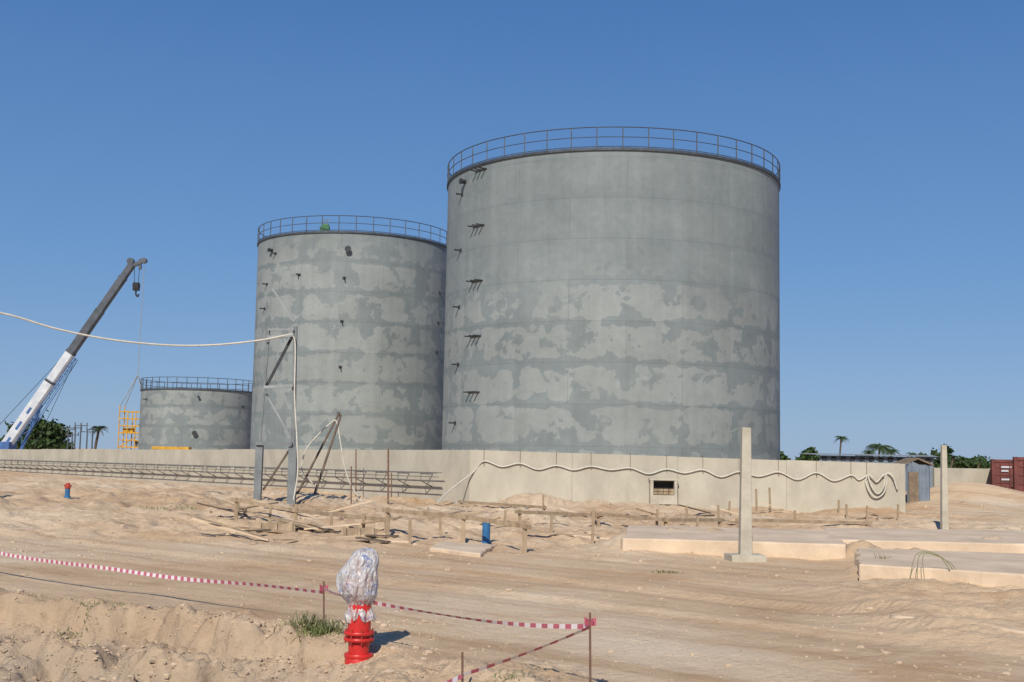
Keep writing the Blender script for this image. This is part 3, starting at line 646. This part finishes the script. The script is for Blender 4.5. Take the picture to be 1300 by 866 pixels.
# ------------------------------------------------------------------ stones, grass
b=B()
def rock(b,c,r):
    vs=[];n=6
    rot=random.uniform(0,6)
    for k,(rr,z) in enumerate(((0.8,-0.35),(1.0,0.15),(0.55,0.6))):
        for i in range(n):
            t=rot+2*math.pi*i/n; q=rr*random.uniform(0.7,1.15); vs.append(c+Vector((math.cos(t)*q*r,math.sin(t)*q*r*0.8,z*r)))
    fs=[(k*n+i,k*n+(i+1)%n,(k+1)*n+(i+1)%n,(k+1)*n+i) for k in range(2) for i in range(n)]+[tuple(range(12,18))]
    b.add(vs,fs)
for i in range(5200):
    z=random.random()
    if z<0.40: u=random.uniform(-20,560); v=random.uniform(785,900)
    elif z<0.75: u=random.uniform(0,1300); v=random.uniform(636,712)
    else: u=random.uniform(0,1320); v=random.uniform(650,900)
    p=G(u,v); r=random.uniform(0.004,0.012)*(1+p.y*0.06)*(1 if random.random()<0.94 else 2.6)
    rock(b,p,r)
b.ob("stones",M_STONE,None,origin=(0,12,0),label="scattered small stones and clods on the sand",cat="stones",kind="stuff")
def tuft(u,v,h,n,spread,lab="sparse green grass tuft growing in dry sand",m=M_GRASS):
    A=G(u,v); b=B()
    for i in range(n):
        o=Vector((random.gauss(0,spread),random.gauss(0,spread*0.7),0)); c=A+o; c.z=H(c.x,c.y)-0.01
        t=random.uniform(0,6.28); hh=h*random.uniform(0.4,1.1); ln=hh*random.uniform(0.4,1.3); d=Vector((math.cos(t),math.sin(t),0)); s=Vector((-d.y,d.x,0))*0.003*(1+A.y*0.06)
        p1=c+d*ln*0.35+Vector((0,0,hh*0.6)); p2=c+d*ln+Vector((0,0,hh*(0.95-0.4*ln/hh)))
        b.add([c-s,c+s,p1+s*0.8,p1-s*0.8,p2],[(0,1,2,3),(3,2,4)])
    b.ob("grass_tuft",m,None,origin=A,label=lab,cat="grass",group="grass tufts in sand")
tuft(398,826,0.18,380,0.13,"wispy green weed clump on the trench bank beside the hydrant")
tuft(110,802,0.07,110,0.16,"low flat green weeds on the spoil bank"); tuft(135,778,0.06,80,0.14)
tuft(645,858,0.07,60,0.08); tuft(845,727,0.07,80,0.12); tuft(208,650,0.15,60,0.35); tuft(242,645,0.13,40,0.3)
tuft(1130,728,0.28,70,0.08,"upright green weeds growing through a concrete slab edge"); tuft(1235,745,0.09,40,0.3)
A=G(1155,738)
b=B()
for k in range(3):
    q=[A+Vector((0.1*k,0,0)),A+Vector((0.10+0.05*k,0,0.34)),A+Vector((0.38+0.06*k,0,0.34-0.04*k)),A+Vector((0.55+0.05*k,0,0.12))]; b.tube(q,0.005,5,5)
b.ob("arching_stem",M_GRASS,None,origin=A,label="arching green stems over the slab edge",cat="plant",smooth='all')
# ------------------------------------------------------------------ crane
Yc=142
def K(u,v,dy=0): return at(u,v,Yc+dy)
base=K(-6,586); tip=K(168,336)
e6=empty("mobile_crane",(base.x,Yc,-0.2),"white and blue mobile crane with raised telescopic boom","crane")
bd=(tip-base).normalized(); up=Vector((0,-1,0)).cross(bd)
if up.z<0: up=-up
def boomsec(t0,t1,w,m,name,parts=e6):
    b=B(); a=base.lerp(tip,t0); c=base.lerp(tip,t1)
    s=Vector((0,-1,0)); 
    prof=[(-0.5,-0.35),(-0.5,0.5),(0.5,0.5),(0.5,-0.35),(0.2,-0.55),(-0.2,-0.55)]
    vs=[a+s*x*w*0.8+up*y*w for x,y in prof]+[c+s*x*w*0.8+up*y*w for x,y in prof]
    k=6; b.add(vs,[(i,(i+1)%k,k+(i+1)%k,k+i) for i in range(k)]+[tuple(range(k)),tuple(range(2*k-1,k-1,-1))]); return b.ob(name,m,e6,bevel=0.03)
boomsec(-0.08,0.40,1.22,M_WHITE,"boom_section"); boomsec(0.40,0.55,1.08,M_WHITE,"boom_section"); boomsec(0.55,0.76,1.02,M_CGREY,"boom_section"); boomsec(0.76,0.93,0.92,M_CGREY,"boom_section"); boomsec(0.93,1.0,0.82,M_CGREY,"boom_section")
for t in(0.40,0.55,0.76,0.93):
    boomsec(t-0.006,t+0.006,1.42-0.5*t,M_CGREY,"boom_collar")
for q0,q1 in((0.05,0.12),(0.16,0.20),(0.24,0.27)):
    b=B(); a=base.lerp(tip,q0)-Vector((0,0.50,0)); c=base.lerp(tip,q1)-Vector((0,0.50,0)); b.beam(a,c,0.03,0.3,up=up); b.ob("side_stripe",M_CBLUE,e6)
b=B(); off1=-up*0.82; 
J0=base.lerp(tip,0.12)+off1; J1=base.lerp(tip,0.54)+off1*0.9
for sy in(-0.3,0.3):
    for uu in(0,0.7):
        b.beam(J0+Vector((0,sy,0))-up*uu,J1+Vector((0,sy,0))-up*uu*0.5,0.07)
nj=12
for i in range(nj):
    t0=i/nj;t1=(i+1)/nj; a=J0.lerp(J1,t0);c=J0.lerp(J1,t1)
    sy=-0.3
    if i%2: b.beam(a+Vector((0,sy,0)),c+Vector((0,sy,0))-up*0.7*(1-0.5*t1),0.05)
    else: b.beam(a+Vector((0,sy,0))-up*0.7*(1-0.5*t0),c+Vector((0,sy,0)),0.05)
b.ob("lattice_jib",M_CBLUE,e6)
b=B(); b.cyl(base.lerp(tip,0.30)-up*0.7,K(22,582),0.16,0.22,12); b.ob("lift_cylinder",M_CBLUE,e6,smooth=True)
b=B(); b.cyl(base.lerp(tip,0.54)-up*0.9,K(40,575),0.035,n=5); b.ob("guy_rope",M_STEEL,e6)
b=B(); b.cyl(base.lerp(tip,0.5)+up*0.6,K(-20,560),0.035,n=5); b.ob("guy_rope",M_STEEL,e6)
hd=B(); h1=K(183,331); hd.beam(tip-bd*0.3,h1,0.45,0.42); hd.cyl(h1+Vector((0,-0.3,0)),h1+Vector((0,0.3,0)),0.33,n=16); hd.cyl(K(166,332)+Vector((0,-0.3,0)),K(166,332)+Vector((0,0.3,0)),0.42,n=16); hd.beam(K(178,329),K(178,342),0.3); hd.ob("boom_head",M_CGREY,e6,smooth=True)
b=B(); hk=K(173,364)
b.box(hk,(0.7,0.6,0.95)); b.cyl(hk+Vector((0,-0.35,0.1)),hk+Vector((0,0.35,0.1)),0.38,n=14); b.tube([hk-Vector((0,0,0.4)),hk-Vector((0,0,0.95)),hk+Vector((0.25,0,-1.2)),hk+Vector((0.33,0,-0.9))],0.1,6,5); b.ob("hook_block",M_DARK,e6)
for dx in(-0.22,0.22):
    b=B(); b.cyl(hk+Vector((dx,0,0.2)),K(174,336)+Vector((dx*1.5,0,0)),0.04,n=5); b.ob("hoist_rope",M_STEEL,e6)
b=B(); bx=base.x; b.box((bx-3.5,Yc,1.0),(12.5,2.6,0.6)); b.ob("carrier",M_CBLUE,e6,bevel=0.05)
b=B(); b.box((bx+0.2,Yc,1.75),(3.6,2.3,1.1)); b.box((bx-2.2,Yc,2.2),(1.6,2.2,1.8)); b.ob("turntable",M_CBLUE,e6,bevel=0.05)
b=B(); b.box((bx-9.0,Yc,1.7),(1.8,2.5,1.5)); b.ob("cab",M_WHITE,e6,bevel=0.1)
for k in range(4):
    for sy in(-1.2,1.2):
        b=B(); x=bx-8.6+[0,1.7,6.5,8.2][k]; b.cyl((x,Yc+sy-0.2,0.45),(x,Yc+sy+0.2,0.45),0.62,n=24); b.cyl((x,Yc+sy-0.22,0.45),(x,Yc+sy+0.22,0.45),0.28,n=16); b.ob("wheel",M_DARK,e6,smooth=True)
Yb=141
bk=at(170,545,Yb); kz=at(170,572,Yb).z
lt=at(175,476,Yb)
e7=empty("lifting_basket",(bk.x,Yb,kz),"yellow caged work basket hung from crane slings","work basket")
x0=at(154,545,Yb).x;x1=at(185,545,Yb).x
zz=[at(170,v,Yb).z for v in(568,559,550,541,532,523)]; z3=at(170,515,Yb).z
b=B()
for z in zz:
    for yy in(-0.9,0.9): b.beam((x0,Yb+yy,z),(x1,Yb+yy,z),0.12)
    for xx in(x0,x1): b.beam((xx,Yb-0.9,z),(xx,Yb+0.9,z),0.12)
b.beam((x0,Yb-0.9,zz[0]),(x1,Yb-0.9,zz[2]),0.1); b.beam((x0,Yb+0.9,zz[2]),(x1,Yb+0.9,zz[4]),0.1)
for xx in(x0,x0*0.66+x1*0.34,x0*0.33+x1*0.67,x1):
    for yy in(-0.9,0.9): b.beam((xx,Yb+yy,zz[0]-0.3),(xx,Yb+yy,z3 if xx in(x0,x1) else zz[5]),0.10)
b.ob("cage",M_YEL,e7)
b=B(); b.box(((x0+x1)/2,Yb,zz[2]+0.03),(x1-x0-0.1,1.7,0.16)); b.box((x0+0.9,Yb,zz[2]+0.35),(1.2,0.8,0.5)); b.box(((x0+x1)/2,Yb,zz[0]+0.03),(x1-x0-0.1,1.7,0.14)); b.ob("deck",M_YEL,e7)
b=B(); b.box((x1-0.6,Yb,zz[0]+0.5),(0.9,1.0,0.8)); b.ob("toolbox",M_GREY,e7)
b=B()
for xx in(x0,x1):
    for yy in(-0.9,0.9): b.cyl((xx,Yb+yy,z3-0.1),lt,0.055,n=5)
b.cyl(lt,at(183,340,Yb),0.045,n=5); b.ob("sling",M_PALE,e7)
A=at(218,571,118); 
e8=empty("yellow_platform",(A.x,A.y,0),"yellow steel platform showing just above the wall","platform")
w_=at(241,570,A.y).x-at(194,570,A.y).x
b=B(); b.box((A.x,A.y,A.z+0.15),(w_,1.2,0.3)); b.ob("deck",M_YEL,e8,bevel=0.03)
for sx in(-1,1):
    b=B(); b.beam((A.x+sx*w_*0.45,A.y,-0.1),(A.x+sx*w_*0.45,A.y,A.z+0.02),0.15); b.ob("leg",M_YEL,e8)
# ------------------------------------------------------------------ trees
def crown(b,c,rad,n,size,nc=18):
    c=Vector(c); cl=[]
    for i in range(nc):
        while True:
            q=Vector((random.uniform(-1,1),random.uniform(-1,1),random.uniform(-0.7,1)))
            if 0.3<q.length<1: break
        cl.append((c+Vector((q.x*rad[0],q.y*rad[1],q.z*rad[2])),random.uniform(0.2,0.42)))
    for i in range(n):
        cc,s=random.choice(cl); p=cc+Vector((random.gauss(0,1)*rad[0]*s*0.6,random.gauss(0,1)*rad[1]*s*0.6,random.gauss(0,1)*rad[2]*s*0.6))
        a=Vector((random.gauss(0,1),random.gauss(0,1),random.gauss(0,1))).normalized(); t=a.orthogonal().normalized()*size*random.uniform(0.5,1.2); k=a.cross(t).normalized()*size*random.uniform(0.4,0.8)
        b.add([p-t,p+k,p+t,p-k],[(0,1,2,3)])
def tree(u,vt,Y,wpx,lab="dark green broadleaf tree on the horizon",n=900):
    P=at(u,vt,Y); W=wpx/FPX*Y/2; h=P.z; hc=max(h*0.5,1.2); c=Vector((P.x,Y,h-hc*0.75))
    e=empty("tree",(P.x,Y,-0.05),lab,"tree","trees along the horizon")
    b=B(); b.tube([(P.x,Y,-0.2),(P.x+0.1,Y,h*0.3),(P.x-0.1,Y,h*0.6)],0.22,7,4)
    for k in range(5):
        t=k*1.25; b.cyl((P.x,Y,h*0.3),(P.x+math.cos(t)*W*0.6,Y+math.sin(t)*W*0.6,h*0.7),0.1,0.04,5)
    b.ob("trunk",M_BARK,e)
    b=B(); crown(b,c,(W,W*0.8,hc*0.8),n,0.38*max(1,Y/160),16); crown(b,c-Vector((0,0,hc*0.5)),(W*1.05,W*0.8,hc*0.5),n//2,0.38*max(1,Y/160),10); b.ob("crown",M_LEAF,e)
for a in[(50,533,170,62,1800),(28,541,175,36,900),(74,546,178,28,700),(12,556,176,30,500)]: tree(a[0],a[1],a[2],a[3],n=a[4])
for a in[(1025,571,250,28,600),(993,576,250,18,300),(1200,568,240,18,400),(1192,574,240,22,400),(1232,579,230,44,700),(1218,583,230,30,400),(1098,579,260,30,300),(1172,577,260,20,300)]: tree(a[0],a[1],a[2],a[3],n=a[4])
def palm(u,vt,Y,fr,lab="slender coconut palm on the horizon",n=16):
    P=at(u,vt,Y); e=empty("palm_tree",(P.x,Y,-0.05),lab,"palm tree","palms along the horizon"); top=Vector((P.x,Y,P.z-fr*0.35))
    b=B(); b.tube([(P.x-0.6,Y,-0.2),(P.x-0.3,Y,top.z*0.5),top],0.17,7,5); b.ob("trunk",M_BARK,e)
    b=B()
    for i in range(n):
        az=2*math.pi*i/n+random.uniform(-0.2,0.2); el=random.uniform(-0.1,1.1); d=Vector((math.cos(az),math.sin(az),0)); pts=[]
        for k in range(9):
            t=k/8; pts.append(top+d*fr*t*math.cos(el*(1-t*0.5))+Vector((0,0,fr*(math.sin(el)*t-0.75*t*t))))
        s=Vector((-d.y,d.x,0))
        for k in range(8):
            for q in(0,0.5):
                c=pts[k].lerp(pts[k+1],q); fwd=(pts[k+1]-pts[k]).normalized()
                L_=fr*0.30*(1-abs((k+q)/8-0.4)*1.1)
                for sg in(-1,1):
                    tipp=c+s*sg*L_*0.8+fwd*L_*0.4-Vector((0,0,L_*0.5)); b.add([c-fwd*fr*0.035,c+fwd*fr*0.035,tipp],[(0,1,2)])
    b.ob("crown",M_PALM,e)
palm(1068,552,230,1.6,n=20); palm(1117,560,210,2.9,n=22); palm(1103,570,215,1.6); palm(1132,568,215,1.8); palm(1244,580,220,1.6); palm(1210,577,220,1.5)
palm(126,539,150,1.3,n=20); palm(1158,573,230,1.4)
for u,vt in((87,543),(96,541),(103,538),(111,546),(118,543),(92,550)):
    T_=at(u,vt,160); e=empty("utility_post",(T_.x,160,-0.05),"thin dark utility post with a crossarm","utility post","utility posts near the palms")
    b=B(); b.cyl((T_.x,160,-0.2),T_,0.11,0.09,8); b.ob("pole",M_CGREY,e); b=B(); b.beam(T_+Vector((-0.9,0,-0.25)),T_+Vector((0.9,0,-0.25)),0.12)
    for k in(-0.8,0,0.8): b.cyl(T_+Vector((k,0,-0.2)),T_+Vector((k,0,0.15)),0.07,n=6)
    b.ob("crossarm",M_CGREY,e)
# ------------------------------------------------------------------ right side yard
def corr(b,a,c,z0,z1,pitch=0.25,dep=0.05):
    a=Vector(a);c=Vector(c); d=(c-a); L=d.length; d.normalize(); n=Vector((d.y,-d.x,0)); k=int(L/pitch)*2; vs=[]
    for i in range(k+1):
        q=a+d*L*i/k+n*(dep if i%4 in(1,2) else 0); vs+= [Vector((q.x,q.y,z0)),Vector((q.x,q.y,z1))]
    b.add(vs,[(2*i,2*i+2,2*i+3,2*i+1) for i in range(k)])
Y=72; a=at(1040,577,Y); c=at(1184,580,Y)
e9=empty("corrugated_store",(a.x,Y,0),"low blue-grey corrugated metal store behind the wall","shed")
b=B(); corr(b,(a.x,Y,0),(c.x,Y,0),-0.1,a.z-0.05,0.3,0.05); corr(b,(c.x,Y,0),(c.x+1.5,Y+5,0),-0.1,a.z-0.05,0.3,0.05); b.ob("wall",M_CORR,e9)
b=B(); b.add([(a.x-0.3,Y-0.4,a.z-0.02),(c.x+0.3,Y-0.4,a.z-0.02),(c.x+1.8,Y+5,a.z+0.1),(a.x-0.3,Y+5,a.z+0.1)],[(0,1,2,3)]); b.ob("roof",M_PALE,e9)
for k in range(12):
    b=B(); x=a.x+(c.x-a.x)*(k+0.5)/12; b.box((x,Y-0.1,a.z-0.22),(0.3,0.06,0.16)); b.ob("vent",M_DARK,e9)
Y=50; a=at(1150,590,Y); c=at(1179,590,Y); zt=at(1165,590,Y).z
e10=empty("site_hut",(a.x,Y,0),"small brown and grey site hut with slanted thatch-like roof","hut")
b=B(); corr(b,(a.x+0.05,Y,0),(c.x,Y,0),0.0,zt,0.15,0.03); corr(b,(a.x+0.6,Y+1.4,0),(a.x+0.05,Y,0),0,zt,0.15,0.03); corr(b,(c.x,Y,0),(c.x+.5,Y+1.4,0),0,zt,0.15,0.03); b.ob("wall",M_CORR,e10)
b=B(); mxp=(a.x+c.x)/2
for sg in(-1,1):
    for k in range(4):
        t0=k/4; L_=(c.x-a.x)/2+0.16; x_=mxp+sg*L_*(t0+0.12); b.box((x_,Y+0.6,zt+0.26-0.26*(t0+0.12)),(L_/4+0.03,1.5+random.uniform(-.1,.1),0.06),Matrix.Rotation(sg*0.4,3,'Y'))
b.ob("roof",M_THATCH,e10)
b=B(); b.box((a.x+0.28,Y-0.10,0.7),(0.4,0.05,1.3)); b.ob("door",M_THATCH,e10)
Y=64; a=at(1186,594,Y); c=at(1262,596,Y+1); b=B(); b.prism([(a.x,Y),(c.x,Y+1),(c.x,Y+1.3),(a.x,Y+0.3)],-0.3,a.z); b.ob("boundary_wall",M_CONC,None,origin=(a.x,Y,0),label="low pale concrete boundary wall behind sand heaps",cat="wall",bevel=0.02)
def container(u,vt,Y,lab,rot):
    P=at(u,vt,Y); Ht=2.4; Wd=2.4; Ln=6.0; o=Vector((P.x,Y,P.z-Ht)); e=empty("shipping_container",o,lab,"shipping container","shipping containers")
    R=Matrix.Rotation(rot,3,'Z')
    def W(x,y,z): return o+R@Vector((x,y,z))
    b=B()
    for x in(0.08,Wd-0.08):
        for y in(0.08,Ln-0.08): b.beam(W(x,y,0),W(x,y,Ht),0.16)
    for z in(0.08,Ht-0.08):
        for y in(0.08,Ln-0.08): b.beam(W(0.16,y,z),W(Wd-0.16,y,z),0.14)
        for x in(0.08,Wd-0.08): b.beam(W(x,0.16,z),W(x,Ln-0.16,z),0.14)
    b.ob("frame",M_CONT,e)
    b=B(); corr(b,W(0.05,Ln,0),W(0.05,0,0),o.z+0.1,o.z+Ht-0.1,0.28,0.05); corr(b,W(Wd-0.05,0,0),W(Wd-0.05,Ln,0),o.z+0.1,o.z+Ht-0.1,0.28,0.05); b.ob("side_panel",M_CONT,e)
    b=B(); b.add([W(0,0,Ht-.03),W(Wd,0,Ht-.03),W(Wd,Ln,Ht-.03),W(0,Ln,Ht-.03)],[(0,1,2,3)]); b.ob("roof",M_CONT,e)
    for k in(0,1):
        x0=0.17+k*(Wd/2-0.16); b=B(); q=[W(x0,0.05,0.15),W(x0+Wd/2-0.19,0.05,0.15),W(x0+Wd/2-0.19,0.05,Ht-0.15),W(x0,0.05,Ht-0.15)]
        b.add(q,[(0,1,2,3)])
        for j in range(5): b.beam(W(x0+0.05,0.03,0.4+0.4*j),W(x0+Wd/2-0.24,0.03,0.4+0.4*j),0.03,0.1)
        d=b.ob("door",M_CONT,e)
        for xx in(0.3,0.75):
            b=B(); b.cyl(W(x0+xx,-0.02,0.1),W(x0+xx,-0.02,Ht-0.1),0.03,n=6); b.beam(W(x0+xx,-0.05,1.0),W(x0+xx+0.25,-0.05,1.0),0.04)
            b.ob("locking_bar",M_CONT,d)
    for z,ww in((1.95,0.5),(1.75,0.35),(1.3,0.4)): 
        b=B(); b.add([W(0.5,-0.012,z),W(0.5+ww,-0.012,z),W(0.5+ww,-0.012,z+0.09),W(0.5,-0.012,z+0.09)],[(0,1,2,3)]); b.ob("marking",M_WHITE,e)
container(1258,583,63,"faded red shipping container with double doors in the yard",-0.42)
container(1286,580,54,"dull red shipping container parked beside another",-0.46)
